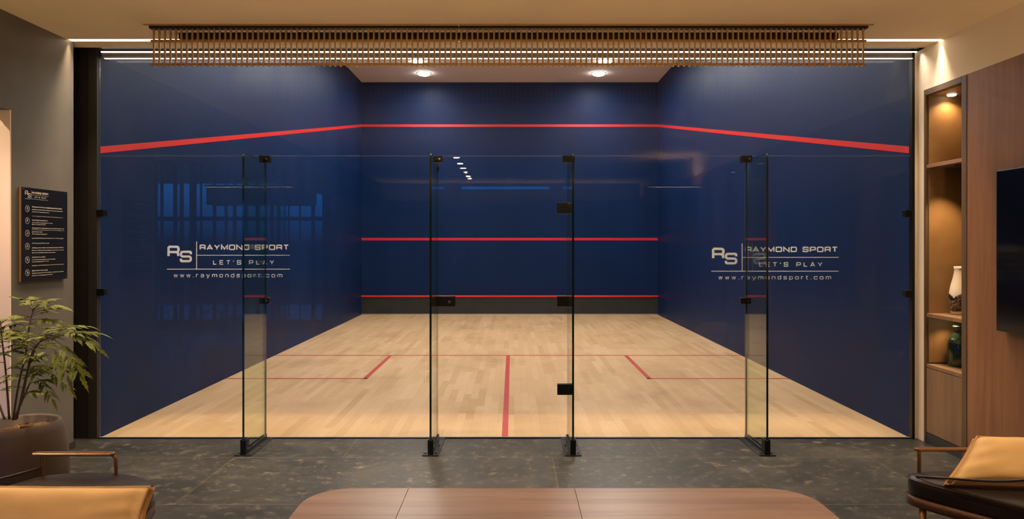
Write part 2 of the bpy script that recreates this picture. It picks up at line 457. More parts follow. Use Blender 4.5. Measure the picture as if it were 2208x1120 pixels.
tin = thing('tin', 'low charcoal tin board with red top rail at the foot of the court front wall', 'tin board', ((XL + XR) / 2, DF - 0.03, 0))
MB().box((XL, DF - 0.03, 0.022), (XR, DF - 0.001, 0.372)).build('board', M['tin_board'], tin)
rl = MB(); rl.prism([(XL, DF - 0.032, 0.372), (XL, DF - 0.060, 0.386), (XL, DF - 0.062, 0.402), (XL, DF - 0.046, 0.416), (XL, DF - 0.001, 0.420), (XL, DF - 0.001, 0.372)], (XR - XL, 0, 0))
rl.build('top_rail', M['red'], tin, 0.003)
MB().box((XL, DF - 0.034, 0.0), (XR, DF - 0.001, 0.022)).build('floor_strip', M['silver'], tin)

# court downlights: two rows running the length of the court
dl = thing('court_downlight', 'x', 'ceiling light', (-1.81, 14.5, ZCC), 'court ceiling downlights')
ring = MB(); ring.lathe([(0.125, -0.008), (0.145, -0.007), (0.15, -0.001)], (-1.81, 14.5, ZCC), 28); ring.build('ring', M['lamp_ring'], dl)
ln = MB(); ln.lathe([(0.001, -0.050), (0.09, -0.048), (0.115, -0.036), (0.125, -0.008)], (-1.81, 14.5, ZCC), 28); ln.build('lens', M['lamp_white'], dl)
area('lamp', (0, 0, -0.054), 0.2, P_COURT, COURT_LIGHT, spread=172, parent=dl)
for k in range(9):
    for sx_, nm in ((-1.81, 'left-hand'), (1.76, 'right-hand')):
        if k == 0 and sx_ < 0: o = dl
        else: o = copy_tree(dl)
        o.location = (sx_, 14.5 - k * 0.985, ZCC)
        wall = 'the wall on the sign side' if sx_ < 0 else 'the wall on the cabinet side'
        o['label'] = ('bright round downlight in the court ceiling by the front wall, toward ' + ('the sign side' if sx_ < 0 else 'the cabinet side')) if k == 0 else \
                     ('round court downlight, number ' + ['two', 'three', 'four', 'five', 'six', 'seven', 'eight', 'nine'][k - 1] + ' from the front wall, ' + ('sign side row' if sx_ < 0 else 'cabinet side row'))

# ------------------------------------------------------------------ the setting: lobby shell
struct('floor', MB().box((-13, -6.7, -0.1), (RX + 0.45, DG + 0.012, 0)), M['stone'])
cl = MB()
cl.box((-13, -6.7, ZC), (RX + 0.45, SLOT0, ZC + 0.1))
cl.box((LX - 0.4, SLOT1, ZC), (RX + 0.45, 5.47, ZC + 0.1))
cl.box((LX - 0.4, SLOT0, ZC + 0.03), (RX + 0.45, SLOT1, ZC + 0.1))
struct('ceiling', cl, M['ceiling'])
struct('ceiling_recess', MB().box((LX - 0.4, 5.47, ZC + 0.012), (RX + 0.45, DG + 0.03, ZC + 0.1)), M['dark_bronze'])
wl_ = MB(); wl_.box((LX - 0.12, 4.67, 0), (LX, 5.33, ZC)); wl_.box((LX - 0.12, -6.6, 2.415), (LX, 4.67, ZC))
struct('wall_left', wl_, M['grey'])
struct('trim_4', MB().box((LX - 0.12, 4.658, 0), (LX - 0.001, 4.67, 2.415)), M['passage'])
struct('baseboard_left', MB().box((LX, 4.67, 0), (LX + 0.012, 5.335, 0.055)), M['jamb'])
struct('wall_recess', MB().box((LX - 0.40, 5.585, 0), (-3.335, 5.70, ZC + 0.1)).box((LX - 0.40, 5.33, 0), (LX - 0.30, 5.585, ZC + 0.1)).box((LX - 0.30, 5.32, 0), (LX - 0.12, 5.33, ZC + 0.1)), M['black_wall'])
struct('trim_1', MB().box((-3.335, 5.575, 0), (-3.266, 5.70, ZC + 0.1)), M['jamb'])
struct('wall_passage', MB().box((-13, 4.95, 0), (LX - 0.12, 5.05, ZC)), M['passage'])
struct('wall_wing', MB().box((-13.1, -6.7, 0), (-13, 5.05, ZC)), M['passage'])
CAB0, CAB1, CABZ = 4.977, 5.493, 2.725
struct('wall_right', MB().box((RX, -6.6, 0), (RX + 0.12, CAB0, CABZ)), M['walnut'])
wu = MB(); wu.box((RX, -6.6, CABZ), (RX + 0.42, 5.60, ZC)); wu.box((RX, CAB1, 0), (RX + 0.42, 5.60, CABZ))
wu.box((3.158, 5.585, 0), (RX, 5.70, ZC))
struct('wall_right_upper', wu, M['cream'])
struct('trim_2', MB().box((3.137, 5.565, 0), (3.158, 5.608, ZC + 0.005)), M['black_metal'])
struct('trim_3', MB().box((XL, DG - 0.012, 0), (XR, DG + 0.024, 0.006)), M['black_metal'])

# rear of the lobby: glazing towards the dusk, seen only as reflections
YB, YW = -6.6, -1.6
rw = MB()
rw.box((LX, YB - 0.1, 0), (RX + 0.4, YB, 2.90)); rw.box((LX, YB - 0.1, 2.98), (RX + 0.4, YB, ZC + 0.1))
rw.box((LX, YB - 0.1, 2.90), (-1.3, YB, 2.98)); rw.box((0.95, YB - 0.1, 2.90), (RX + 0.4, YB, 2.98))
struct('wall_rear', rw, M['grey'])
w3 = struct('window_3', MB().box((-1.3, YB - 0.08, 2.90), (-1.28, YB - 0.02, 2.98)).box((0.93, YB - 0.08, 2.90), (0.95, YB - 0.02, 2.98)), M['slat'])
MB().box((-1.28, YB - 0.055, 2.90), (0.93, YB - 0.045, 2.98)).build('window_pane', M['glass'], w3)
ww = MB()
ww.box((-13, YW - 0.1, 0), (LX, YW, 0.12)); ww.box((-13, YW - 0.1, ZC - 0.05), (LX, YW, ZC + 0.1)); ww.box((-13, YW - 0.1, 0.12), (-8.2, YW, ZC - 0.05)); ww.box((LX - 0.10, YB, 0), (LX, YW, ZC + 0.1))
struct('wall_wing_rear', ww, M['grey'])
for i in range(2):
    x0 = -8.2 + i * 2.4; x1 = x0 + 2.4
    wf = MB(); e = 0.035
    wf.box((x0, YW - 0.08, 0.12), (x0 + e, YW - 0.02, ZC - 0.05)); wf.box((x1 - e, YW - 0.08, 0.12), (x1, YW - 0.02, ZC - 0.05))
    wf.box((x0 + e, YW - 0.08, 0.12), (x1 - e, YW - 0.02, 0.16)); wf.box((x0 + e, YW - 0.08, ZC - 0.09), (x1 - e, YW - 0.02, ZC - 0.05))
    rnd = random.Random(40 + i)
    x = x0 + 0.06
    while x < x1 - 0.12:                      # dark timber screen in front of the pane
        wd = rnd.uniform(0.02, 0.07)
        wf.box((x, YW - 0.015, 0.16), (x + wd, YW + 0.02, ZC - 0.09)); x += wd + rnd.uniform(0.03, 0.22)
    wf.box((x0, YW - 0.015, 1.95), (x1, YW + 0.03, 2.02))
    w = struct('window_%d' % (i + 1), wf, M['slat'])
    MB().box((x0 + e, YW - 0.055, 0.16), (x1 - e, YW - 0.045, ZC - 0.09)).build('window_pane', M['glass'], w)

# ------------------------------------------------------------------ lights of the lobby
def light_strip(name, label, a, b, m):
    return tag(MB().box(a, b).build(name, m), label, 'LED strip')
light_strip('led_strip', 'long warm LED strip recessed in the lobby ceiling behind the bronze rod lights', (LX + 0.005, SLOT0 + 0.004, ZC + 0.004), (RX - 0.003, SLOT1 - 0.004, ZC + 0.012), M['led'])
area('slot_lamp', (-0.055, (SLOT0 + SLOT1) / 2, ZC + 0.002), 6.46, P_SLOT, SOFT, rot=(R(-3), 0, 0), shape='RECTANGLE', size_y=0.02, spread=58)
ch = thing('glazing_channel', 'pale metal head channel holding the top edge of the glass wall', 'channel', (-0.055, DG, 3.0))
MB().box((XL + 0.035, DG - 0.022, 2.992), (XR - 0.004, DG + 0.03, 3.036)).build('channel_body', M['channel'], ch, 0.002)
MB().box((XL + 0.06, DG - 0.028, 2.988), (XR - 0.004, DG - 0.010, 2.992)).build('light_line', M['led_and_glint'], ch)  # glowing strip stands in for the LED's reflection at the lower lip
MB().box((XL + 0.035, DG - 0.030, 3.037), (XR + 0.03, DG - 0.010, 3.045)).build('light_line', M['led_and_glint'], ch)
area('channel_lamp', (-0.04, DG - 0.045, ZC - 0.006), 6.42, 34.0, (1.0, 0.80, 0.60), rot=(R(-20), 0, 0), shape='RECTANGLE', size_y=0.012, spread=82)

ld = thing('lobby_downlight', 'x', 'ceiling light', (-0.98, -1.2, ZC), 'lobby ceiling downlights')
MB().lathe([(0.055, -0.006), (0.068, -0.005), (0.07, -0.0005)], (-0.98, -1.2, ZC), 24).build('ring', M['lamp_ring'], ld)
MB().lathe([(0.001, -0.008), (0.05, -0.008), (0.055, -0.004)], (-0.98, -1.2, ZC), 24).build('lens', M['lamp_warm'], ld)
area('lamp', (0, 0, -0.012), 0.1, P_LOBBY, SOFT, parent=ld)
spots = [(-0.98, -1.2), (-0.98, -2.1), (-0.98, -2.95), (-0.98, -3.75), (-0.98, -4.6), (-0.98, -5.2)]
for i, (x, y) in enumerate(spots):
    o = ld if i == 0 else copy_tree(ld)
    o.location = (x, y, ZC)
    o['label'] = 'small round warm downlight in the lobby ceiling behind the seating'

so_ = thing('added_soffit_lamp', 'added warm fill lamp under the lintel of the side opening in the charcoal wall', 'ceiling light', (LX - 0.06, 3.75, 2.415))  # added to brighten the pale reveal of the opening
MB().lathe([(0.001, -0.006), (0.030, -0.006), (0.034, -0.0005)], (LX - 0.06, 3.75, 2.415), 20).build('lens', M['dark_bronze'], so_)
area('lamp', (0, 0, -0.010), 0.06, 17.0, (1.0, 0.70, 0.55), spread=165, parent=so_)
# added fill lamps, dark-faced so that the glass does not mirror them
rl_ = thing('added_fill_spotlight', 'x', 'ceiling light', (-2.0, 2.9, ZC), 'added ceiling spotlights')
MB().lathe([(0.036, -0.006), (0.048, -0.005), (0.05, -0.0005)], (-2.0, 2.9, ZC), 24).build('ring', M['lamp_ring'], rl_)
MB().lathe([(0.001, -0.004), (0.036, -0.004), (0.037, -0.001)], (-2.0, 2.9, ZC), 24).build('reflector', M['dark_bronze'], rl_)
area('lamp', (0, 0, -0.008), 0.06, 9.0, SOFT, spread=75, parent=rl_)
for i, (x, y, d) in enumerate(((-2.0, 2.9, 'over the armchair by the plant'), (2.15, 2.9, 'over the armchair by the cabinet'), (0.2, 2.6, 'over the long low table'), (-2.75, 4.3, 'over the potted shrub'),
                              (-3.95, 4.45, 'in the side passage by the pale wall'), (-5.2, 3.6, 'farther along the side passage'))):
    o = rl_ if i == 0 else copy_tree(rl_)
    if i == 4: [setattr(ch, 'data', ch.data.copy()) for ch in o.children if ch.type == 'LIGHT']; [(setattr(ch.data, 'energy', 40.0), setattr(ch.data, 'spread', R(165))) for ch in o.children if ch.type == 'LIGHT']
    o.location = (x, y, ZC); o['label'] = 'added deep-set fill spotlight in the lobby ceiling ' + d
for nm, x0, x1 in (('sign', -5.2, -3.45), ('cabinet', 2.30, RX - 0.01)):
    sh = thing('light_shelf', 'boxed-in light shelf with a warm LED line at the back of the lobby, %s side' % nm, 'light shelf', ((x0 + x1) / 2, -0.9, 2.25))
    MB().box((x0, -1.30, 2.50), (x1, -0.80, 2.53)).build('shelf_board', M['cab_frame'], sh)
    MB().box((x0, -1.30, 2.20), (x1, -0.86, 2.50)).build('header_box', M['cab_frame'], sh)
    MB().box((x0, -0.835, 2.492), (x1, -0.82, 2.50)).build('light_line', M['led'], sh)
for x, y, sx, sy, pw in ((-4.3, -1.05, 1.6, 0.4, P_UP * 0.5), (2.75, -1.05, 0.8, 0.4, P_UP * 0.5), (-0.1, -6.2, 6.0, 0.2, P_UP)):
    area('added_uplight', (x, y, 2.55), sx, pw, WARM, rot=(R(180), 0, 0), shape='RECTANGLE', size_y=sy)  # added upward fill, brightens the lobby ceiling
for x, y, d in ((-1.75, 1.55, 'behind the armchair by the potted shrub'), (2.05, 1.55, 'behind the armchair by the shelving cabinet')):
    fu = thing('added_floor_uplighter', 'added unseen black floor uplighter ' + d, 'lamp', (x, y, 0))  # added out of view to light the ceiling from below
    MB().lathe([(0.13, 0.0), (0.13, 0.012), (0.02, 0.02), (0.012, 0.03), (0.012, 0.56)], (x, y, 0), 28).build('stand', M['black_metal'], fu)
    MB().lathe([(0.03, 0.56), (0.11, 0.60), (0.13, 0.66), (0.122, 0.66), (0.10, 0.612), (0.03, 0.58)], (x, y, 0), 32).build('bowl', M['black_metal'], fu)
    area('lamp', (0, 0, 0.64), 0.2, P_FLOOR, WARM, rot=(R(180), 0, 0), parent=fu)
cs = thing('added_cove_box', 'added unseen timber box for an upward fill light along the rear wall', 'light shelf', (-0.1, -6.2, 2.4))  # added behind the camera to house the rear ceiling fill
MB().box((-3.3, -6.40, 2.48), (3.1, -6.0, 2.51)).build('box_floor', M['cab_frame'], cs)
MB().box((-3.3, -6.0, 2.48), (3.1, -5.98, 2.60)).build('box_front', M['cab_frame'], cs)

# ------------------------------------------------------------------ rod lights under the ceiling
def rod_light(name, label, x0, x1, i0, i1, yr=4.935):
    # i0, i1: 1 where that end meets the other light
    zt, zb = 3.018, 2.772
    t = thing(name, label, 'ceiling light', ((x0 + x1) / 2, 5.0, ZC))
    w = x1 - x0
    MB().box((x0 - (0.014 if i0 else 0.05), 4.884, ZC - 0.007), (x1 + (0.014 if i1 else 0.05), 4.894, ZC)).build('edge_trim', M['bronze'], t)
    MB().box((x0 - (0.014 if i0 else 0.03), 4.922, ZC - 0.016), (x1 + (0.014 if i1 else 0.03), 4.975, ZC)).build('mounting_rail', M['dark_bronze'], t)
    MB().box((x0 + (-0.014 if i0 else 0.10), 5.09, ZC - 0.045), (x1 - (-0.014 if i1 else 0.10), 5.14, ZC)).build('rear_rail', M['dark_bronze'], t)
    for nm, z, ov in (('upper_bar', 2.952, 0.028), ('lower_bar', 2.789, 0.028)):
        MB().box((x0 - (0.014 if i0 else ov), yr + 0.007, z - 0.007), (x1 + (0.014 if i1 else ov), yr + 0.021, z + 0.007)).build(nm, M['bronze'], t)
    return t
def rods(t, xs, yr=4.935):
    first = None
    for x in xs:
        if first is None:
            b = MB(); b.box((x - 0.0062, yr - 0.0062, 2.768), (x + 0.0062, yr + 0.0062, ZC - 0.016))
            first = b.build('rod', M['bronze'], t, 0.002); first_x = x
        else:
            o = first.copy(); C.objects.link(o); o.parent = t; o.location.x += x - first_x
XA0, XA1 = (332 - CX) * 4.935 / FPX, (984 - CX) * 4.935 / FPX
XB0, XB1 = (995 - CX) * 4.935 / FPX, (1861 - CX) * 4.935 / FPX
ra = rod_light('rod_ceiling_light', 'shorter bronze rod light at the ceiling, ending above the half court line, sign side', XA0, XA1, 0, 1)
rods(ra, [XA0 + (XA1 - XA0) * i / 55 for i in range(56)])
rb = rod_light('rod_ceiling_light', 'longer bronze rod light at the ceiling, reaching toward the shelving cabinet', XB0, XB1, 1, 0)
rods(rb, [XB0 + (XB1 - XB0) * i / 74 for i in range(75)])

# ------------------------------------------------------------------ lettering
G = {
 'R': (1.0, [([(0, 0), (0, 1)], 0), ([(0, 1), (1, 1, 1), (1, .43, 1), (0, .43)], 0), ([(.66, .43), (.93, .37), (.97, .26), (.97, 0)], 0)]),
 'A': (1.05, [([(0, 0), (.5, 1), (1, 0)], 0), ([(.2, .28), (.8, .28)], 0)]),
 'Y': (1.0, [([(0, 1), (.5, .42), (1, 1)], 0), ([(.5, .42), (.5, 0)], 0)]),
 'M': (1.15, [([(0, 0), (0, 1), (.5, .12), (1, 1), (1, 0)], 0)]),
 'O': (1.05, [([(0, 0, 1), (0, 1, 1), (1, 1, 1), (1, 0, 1)], 1)]),
 'N': (1.05, [([(0, 0), (0, 1), (1, 0), (1, 1)], 0)]),
 'D': (1.0, [([(0, 0), (0, 1), (1, 1, 1), (1, 0, 1)], 1)]),
 'S': (1.0, [([(1, .74), (1, 1, 1), (0, 1, 1), (0, .5, 1), (1, .5, 1), (1, 0, 1), (0, 0, 1), (0, .26)], 0)]),
 'P': (1.0, [([(0, 0), (0, 1)], 0), ([(0, 1), (1, 1, 1), (1, .38, 1), (0, .38)], 0)]),
 'T': (.95, [([(0, 1), (1, 1)], 0), ([(.5, 1), (.5, 0)], 0)]),
 'L': (.85, [([(0, 1), (0, 0), (1, 0)], 0)]),
 'E': (.92, [([(1, 1), (0, 1), (0, 0), (1, 0)], 0), ([(0, .5), (.9, .5)], 0)]),
 "'": (.25, [([(.6, 1), (.3, .68)], 0)]),
 ' ': (.55, []),
 '.': (.26, [([(-.3, .02), (1.3, .02)], 0)]),
 'w': (1.1, [([(0, .72), (.25, 0), (.5, .68), (.75, 0), (1, .72)], 0)]),
 'r': (.62, [([(0, 0), (0, .72)], 0), ([(0, .5), (0, .72, 1), (1, .72)], 0)]),
 'a': (.9, [([(0, .72), (1, .72, 1), (1, 0)], 0), ([(1, .38), (0, .38, 1), (0, 0, 1), (1, 0)], 0)]),
 'y': (.95, [([(0, .72), (.5, 0)], 0), ([(1, .72), (.4, -.26), (.1, -.26)], 0)]),
 'm': (1.35, [([(0, 0), (0, .72)], 0), ([(0, .72), (.5, .72, 1), (.5, 0)], 0), ([(.5, .72), (1, .72, 1), (1, 0)], 0)]),
 'o': (.95, [([(0, 0, 1), (0, .72, 1), (1, .72, 1), (1, 0, 1)], 1)]),
 'n': (.9, [([(0, 0), (0, .72)], 0), ([(0, .72), (1, .72, 1), (1, 0)], 0)]),
 'd': (.9, [([(1, 1), (1, 0)], 0), ([(1, 0), (0, 0, 1), (0, .72, 1), (1, .72)], 0)]),
 's': (.88, [([(1, .56), (1, .72, 1), (0, .72, 1), (0, .36, 1), (1, .36, 1), (1, 0, 1), (0, 0, 1), (0, .16)], 0)]),
 'p': (.9, [([(0, -.28), (0, .72)], 0), ([(0, .72), (1, .72, 1), (1, 0, 1), (0, 0)], 0)]),
 't': (.6, [([(.3, .95), (.3, 0, 1), (1, 0)], 0), ([(0, .72), (1, .72)], 0)]),
 'c': (.9, [([(1, .52), (1, .72, 1), (0, .72, 1), (0, 0, 1), (1, 0, 1), (1, .2)], 0)]),
}
def round_poly(pts, rad, closed):
    out = []; n = len(pts)
    for i, p in enumerate(pts):
        v = Vector((p[0], p[1]))
        if len(p) > 2 and (closed or 0 < i < n - 1):
            a = Vector(pts[i - 1][:2]); b = Vector(pts[(i + 1) % n][:2])
            da, db = (a - v), (b - v); r = min(rad, da.length * 0.5, db.length * 0.5)
            s, e = v + da.normalized() * r, v + db.normalized() * r
            for k in range(5):
                t = k / 4
                out.append(s * (1 - t) ** 2 + v * (2 * t * (1 - t)) + e * t * t)
        else: out.append(v)
    return out
def ribbon(mb, pts, w, closed, to3, depth, mi=0):
    n = len(pts); L_, R_ = [], []
    for i, p in enumerate(pts):
        a = pts[i - 1] if (i or closed) else None; b = pts[(i + 1) % n] if (i < n - 1 or closed) else None
        d1 = (p - a).normalized() if a is not None and (p - a).length > 1e-9 else None
        d2 = (b - p).normalized() if b is not None and (b - p).length > 1e-9 else None
        d1 = d1 or d2; d2 = d2 or d1
        n1, n2 = Vector((-d1.y, d1.x)), Vector((-d2.y, d2.x))
        nn = (n1 + n2); nn = nn.normalized() if nn.length > 1e-6 else n1
        k = w / 2 / max(0.45, nn.dot(n1))
        L_.append(p + nn * k); R_.append(p - nn * k)
    base = len(mb.v); dv = Vector(depth)
    for a, b in zip(L_, R_):
        A, B = to3(a), to3(b)
        mb.v += [tuple(A), tuple(B), tuple(A + dv), tuple(B + dv)]
    for i in range(n if closed else n - 1):
        j = (i + 1) % n; p, q = base + 4 * i, base + 4 * j
        mb.face([p, p + 1, q + 1, q], mi); mb.face([p, q, q + 2, p + 2], mi); mb.face([p + 1, p + 3, q + 3, q + 1], mi)
def write(mb, text, x0, x1, y_base, cap, stroke, to3, depth, gap=0.16, lower=False):
    """One line of letters filling x0..x1 (in drawing units) with capitals cap high."""
    adv = [G[c][0] for c in text]
    tot = sum(adv) + gap * (len(text) - 1)
    u = (x1 - x0) / tot; x = x0
    layer = 0
    for c, a in zip(text, adv):
        wd = a * u; layer = 0
        for pts, closed in G[c][1]:
            P = [((x + stroke / 2 + q[0] * (wd - stroke)), (y_base + stroke / 2 + q[1] * (cap - stroke)), *q[2:]) for q in pts]
            lift = Vector(depth) * (-0.3 * layer); layer += 1
            ribbon(mb, round_poly(P, min(cap * 0.30, max(cap * 0.2, stroke * 0.9)), closed), stroke, closed, lambda q, l_=lift: to3(q) + l_, depth)
        x += wd + gap * u

def logo(parent, ox, oy, k, left=True):
    """The whole mark, in photo pixels from its top left corner; k stretches it."""
    yg = DG - 0.0012
    to3 = lambda p: Vector(((ox + p.x * k - CX) * DG / FPX, yg, EYE - (oy - p.y - CY) * DG / FPX))
    dp = (0, 0.0012, 0)
    mb = MB()
    b = lambda x0, y0, x1, y1: mb.prism([to3(Vector((x0, -y0))), to3(Vector((x1, -y0))), to3(Vector((x1, -y1))), to3(Vector((x0, -y1)))], dp)
    write(mb, 'R', 1, 27.5, -34, 25, 5.0, to3, dp); write(mb, 'S', 27.8, 54, -45, 25, 4.8, to3, dp)
    b(63.2, 0, 64.8, 59); b(64, 29.2, 265, 30.6); b(0, 59, 265, 60.6)
    write(mb, 'RAYMOND SPORT', 70.5, 263, -18.6, 11.8, 2.5, to3, dp, 0.17)
    write(mb, "LET'S PLAY", 99.5, 231, -50, 9.6, 1.6, to3, dp, 0.62)
    write(mb, 'www.raymondsport.com', 14.5, 249, -77.5, 9.2, 1.25, to3, dp, 0.62)
    return mb.build('logo_lettering', M['vinyl'], parent)

# ------------------------------------------------------------------ glass wall
XF = [-1.945, -0.592, 0.438, 1.842]
ZG, TH = 2.226, 0.012
def panel(name, label, x0, x1, z0, z1, cat='glass panel'):
    o = MB().box((x0, DG, z0), (x1, DG + TH, z1), 0, [1, 1, 0, 0, 2, 2]).build(name, [M['glass'], M['pale_edge'], M['side_edge']])
    return tag(o, label, cat)
def clip(parent, name, px, py, w, h, d0=0.022, mat='black_metal', screw=True):
    """A patch fitting clamped over the glass, centred on a photo pixel."""
    p = at(px, py, DG); hw, hh = w * DG / FPX / 2, h * DG / FPX / 2
    o = MB().box((p.x - hw, DG - d0, p.z - hh), (p.x + hw, DG + TH + d0 * 0.7, p.z + hh)).build(name, M[mat], parent, 0.003)
    if screw:
        MB().cyl((p.x + hw * .45, DG - d0 - 0.003, p.z), (p.x + hw * .45, DG - d0, p.z), 0.0075, 14).build('screw', M['bolt'], o)
    return o
p_a = panel('glass_screen', 'lower glass panel with the silver logo at the dark recess on the sign side', XL + 0.008, XF[0] - 0.006, 0.010, ZG)
p_b = panel('glass_screen', 'lower glass panel between the lock side of the glass door and the sign side panel', XF[0] - 0.002, XF[1] - 0.006, 0.010, ZG)
door = panel('glass_door', 'clear glass door with black hinges and lock in the middle of the glass wall', XF[1] + 0.004, XF[2] - 0.020, 0.012, ZG - 0.001, 'glass door')
p_c = panel('glass_screen', 'lower glass panel on the hinge side of the glass door', XF[2] - 0.012, XF[3] - 0.006, 0.010, ZG)
p_d = panel('glass_screen', 'lower glass panel with the silver logo beside the cream wall and cabinet', XF[3] - 0.002, XR - 0.004, 0.010, ZG)
p_u = panel('glass_screen', 'wide upper glass pane above the door and lower panels, up to the lobby ceiling', XL + 0.008, XR - 0.004, ZG + 0.005, 2.995)
def panel_origin(o): return o
logo(p_a, 360, 521, 1.0); logo(p_d, 1534, 525.5, 1.035)
for o, xs in ((p_a, 219), (p_d, 1958)):
    for y in ((460, 630.5) if xs < 1000 else (461, 634)): clip(o, 'wall_clamp', xs, y, 17, 15, 0.020, screw=False)
hs = []
for x, y, w, h in ((1217, 449.5, 33, 23), (1214.5, 650, 27, 22), (1218, 840, 33, 23)):
    hg = clip(door, 'hinge', x, y, w, h, 0.018, screw=False)
    px = at(1226, y, DG)
    MB().cyl((px.x, DG - 0.022, px.z - 0.046), (px.x, DG - 0.022, px.z + 0.046), 0.007, 12).build('hinge_pin', M['black_metal'], hg)
lk = clip(door, 'lock', 961, 650, 42, 22, 0.022, screw=False)
kp = at(969.5, 651, DG)
MB().cyl((kp.x, DG - 0.026, kp.z), (kp.x, DG - 0.021, kp.z), 0.012, 20).cyl((kp.x, DG - 0.029, kp.z), (kp.x, DG - 0.025, kp.z), 0.006, 16).build('keyhole', M['bolt'], lk)
dp = at(942, 352, DG)
MB().lathe([(0.004, 0.0), (0.011, -0.008), (0.019, -0.030), (0.021, -0.048), (0.013, -0.072), (0.004, -0.092)], (dp.x, DG - 0.026, dp.z), 18).build('door_stop', M['black_metal'], door)

FIN_LABELS = ['tall glass fin on the sign side, crossing the end of the logo', 'glass fin beside the lock edge of the glass door',
              'glass fin beside the hinged edge of the glass door', 'tall glass fin on the cabinet side, crossing the start of the logo']
for i, x in enumerate(XF):
    y0, y1, zt = 5.125, DG - 0.004, 2.19
    f = thing('glass_fin', FIN_LABELS[i], 'glass fin', (x, 5.35, 0))
    pr = [(x - 0.0075, y0, 0.012), (x - 0.0075, y1, 0.012), (x - 0.0075, y1, zt)]
    for k in range(7):
        a = R(90 + 15 * k); pr.append((x - 0.0075, y0 + 0.03 + 0.03 * math.cos(a), zt - 0.03 + 0.03 * math.sin(a)))
    MB().prism(pr, (0.015, 0, 0), 0, 1).build('fin_pane', [M['fin_glass'], M['edge']], f)
    yb0, yb1 = 5.115, DG - 0.012
    MB().box((x - 0.06, yb0, 0), (x + 0.06, yb1, 0.009)).build('base_plate', M['plate'], f, 0.002)
    for sg in (-1, 1):
        MB().box((x + sg * 0.009, yb0 + 0.012, 0.009), (x + sg * 0.017, yb1, 0.038)).build('shoe_rail', M['plate'], f, 0.002)
    sh = MB()
    sh.box((x - 0.020, yb0 + 0.002, 0.009), (x - 0.009, yb0 + 0.075, 0.118)).box((x + 0.009, yb0 + 0.002, 0.009), (x + 0.020, yb0 + 0.075, 0.118)).box((x - 0.009, yb0 + 0.002, 0.009), (x + 0.009, yb0 + 0.008, 0.112))
    so = sh.build('front_shoe', M['black_metal'], f, 0.002)
    for z in (0.045, 0.085):
        MB().cyl((x + 0.020, yb0 + 0.04, z), (x + 0.024, yb0 + 0.04, z), 0.008, 14).build('shoe_bolt', M['bolt'], so)
    for sg in (-1, 1):
        for y in (yb0 + 0.035, (yb0 + yb1) / 2, yb1 - 0.035):
            MB().cyl((x + sg * 0.040, y, 0.009), (x + sg * 0.040, y, 0.015), 0.0085, 14).build('anchor_bolt', M['bolt'], f)
    for (px, py, w, h) in (((571.5, 343.5, 23, 15), (571.5, 648.5, 22, 13)), ((943.5, 343.5, 21, 15),), ((1226, 343.5, 26, 15),), ((1609, 343.5, 23, 15), (1606.5, 649, 22, 13)))[i]:
        cpl = clip(f, 'fin_clamp', px, py, w, h)

# ------------------------------------------------------------------ sign on the charcoal wall
sg_t = thing('rules_sign', 'black upright sign board with pale icons and text lines on the charcoal wall', 'sign', (LX, 4.98, 1.28))
SY0, SY1, SZ0, SZ1 = 4.737, 5.217, 1.279, 1.916
MB().box((LX + 0.002, SY0, SZ0), (LX + 0.018, SY1, SZ1)).build('backing_board', M['sign_edge'], sg_t)
MB().box((LX + 0.018, SY0, SZ0), (LX + 0.026, SY1, SZ1)).build('face_panel', M['sign_board'], sg_t, 0.001)
SW, SH = SY1 - SY0, SZ1 - SZ0
s3 = lambda p: Vector((LX + 0.0275, SY0 + p.x * SW, SZ1 - p.y * SH))        # x along the board 0..1, y down 0..1
sdp = (-0.001, 0, 0)
ink = MB()
s3w = lambda p: Vector((LX + 0.0275, SY0 + p.x * 0.01, SZ1 + p.y * 0.01))    # in centimetres from the top left corner
write(ink, 'R', 2.4, 5.4, -5.4, 3.2, 0.55, s3w, sdp); write(ink, 'S', 5.2, 8.0, -6.9, 3.0, 0.5, s3w, sdp)
bar = lambda x0, y0, x1, y1: ink.prism([s3w(Vector((x0, -y0))), s3w(Vector((x1, -y0))), s3w(Vector((x1, -y1))), s3w(Vector((x0, -y1)))], sdp)
write(ink, 'RAYMOND SPORT', 9.6, 26.4, -4.0, 1.5, 0.36, s3w, sdp, 0.17); write(ink, "LET'S PLAY", 12, 24, -6.7, 1.1, 0.22, s3w, sdp, 0.6)
bar(9.2, 4.7, 26.6, 4.85); bar(2.4, 7.6, 8.3, 7.78); bar(9.2, 7.5, 26.0, 7.65); bar(8.9, 1.8, 9.05, 7.6)
ink.build('heading', M['sign_ink'], sg_t)
rnd = random.Random(5)
rows = [[(15.0 - 2.6, .9, 1.0), (14.4, .92, .6), (16.0, .5, .6)], [(21.6, .45, .8), (23.4, .6, .55), (24.6, .4, .55)], [(29.6, .3, .7), (31.2, .45, .6)], [(37.4, .5, .7), (40.6, .95, .65), (42.4, .95, .6), (44.0, .7, .6)], [(47.0, .4, .7), (48.8, .7, .6), (50.2, .5, .55)], [(56.2, .45, .8), (58.0, .95, .6), (59.6, .6, .55)]]
extra = [[(19.0, .95, .4)], [(27.0, .97, .7)], [(28.4, .97, .4), (34.0, .95, .6)], [], [(52.8, .97, .5)], []]
icon_y = [14.4, 22.5, 31.0, 39.8, 49.0, 57.6]
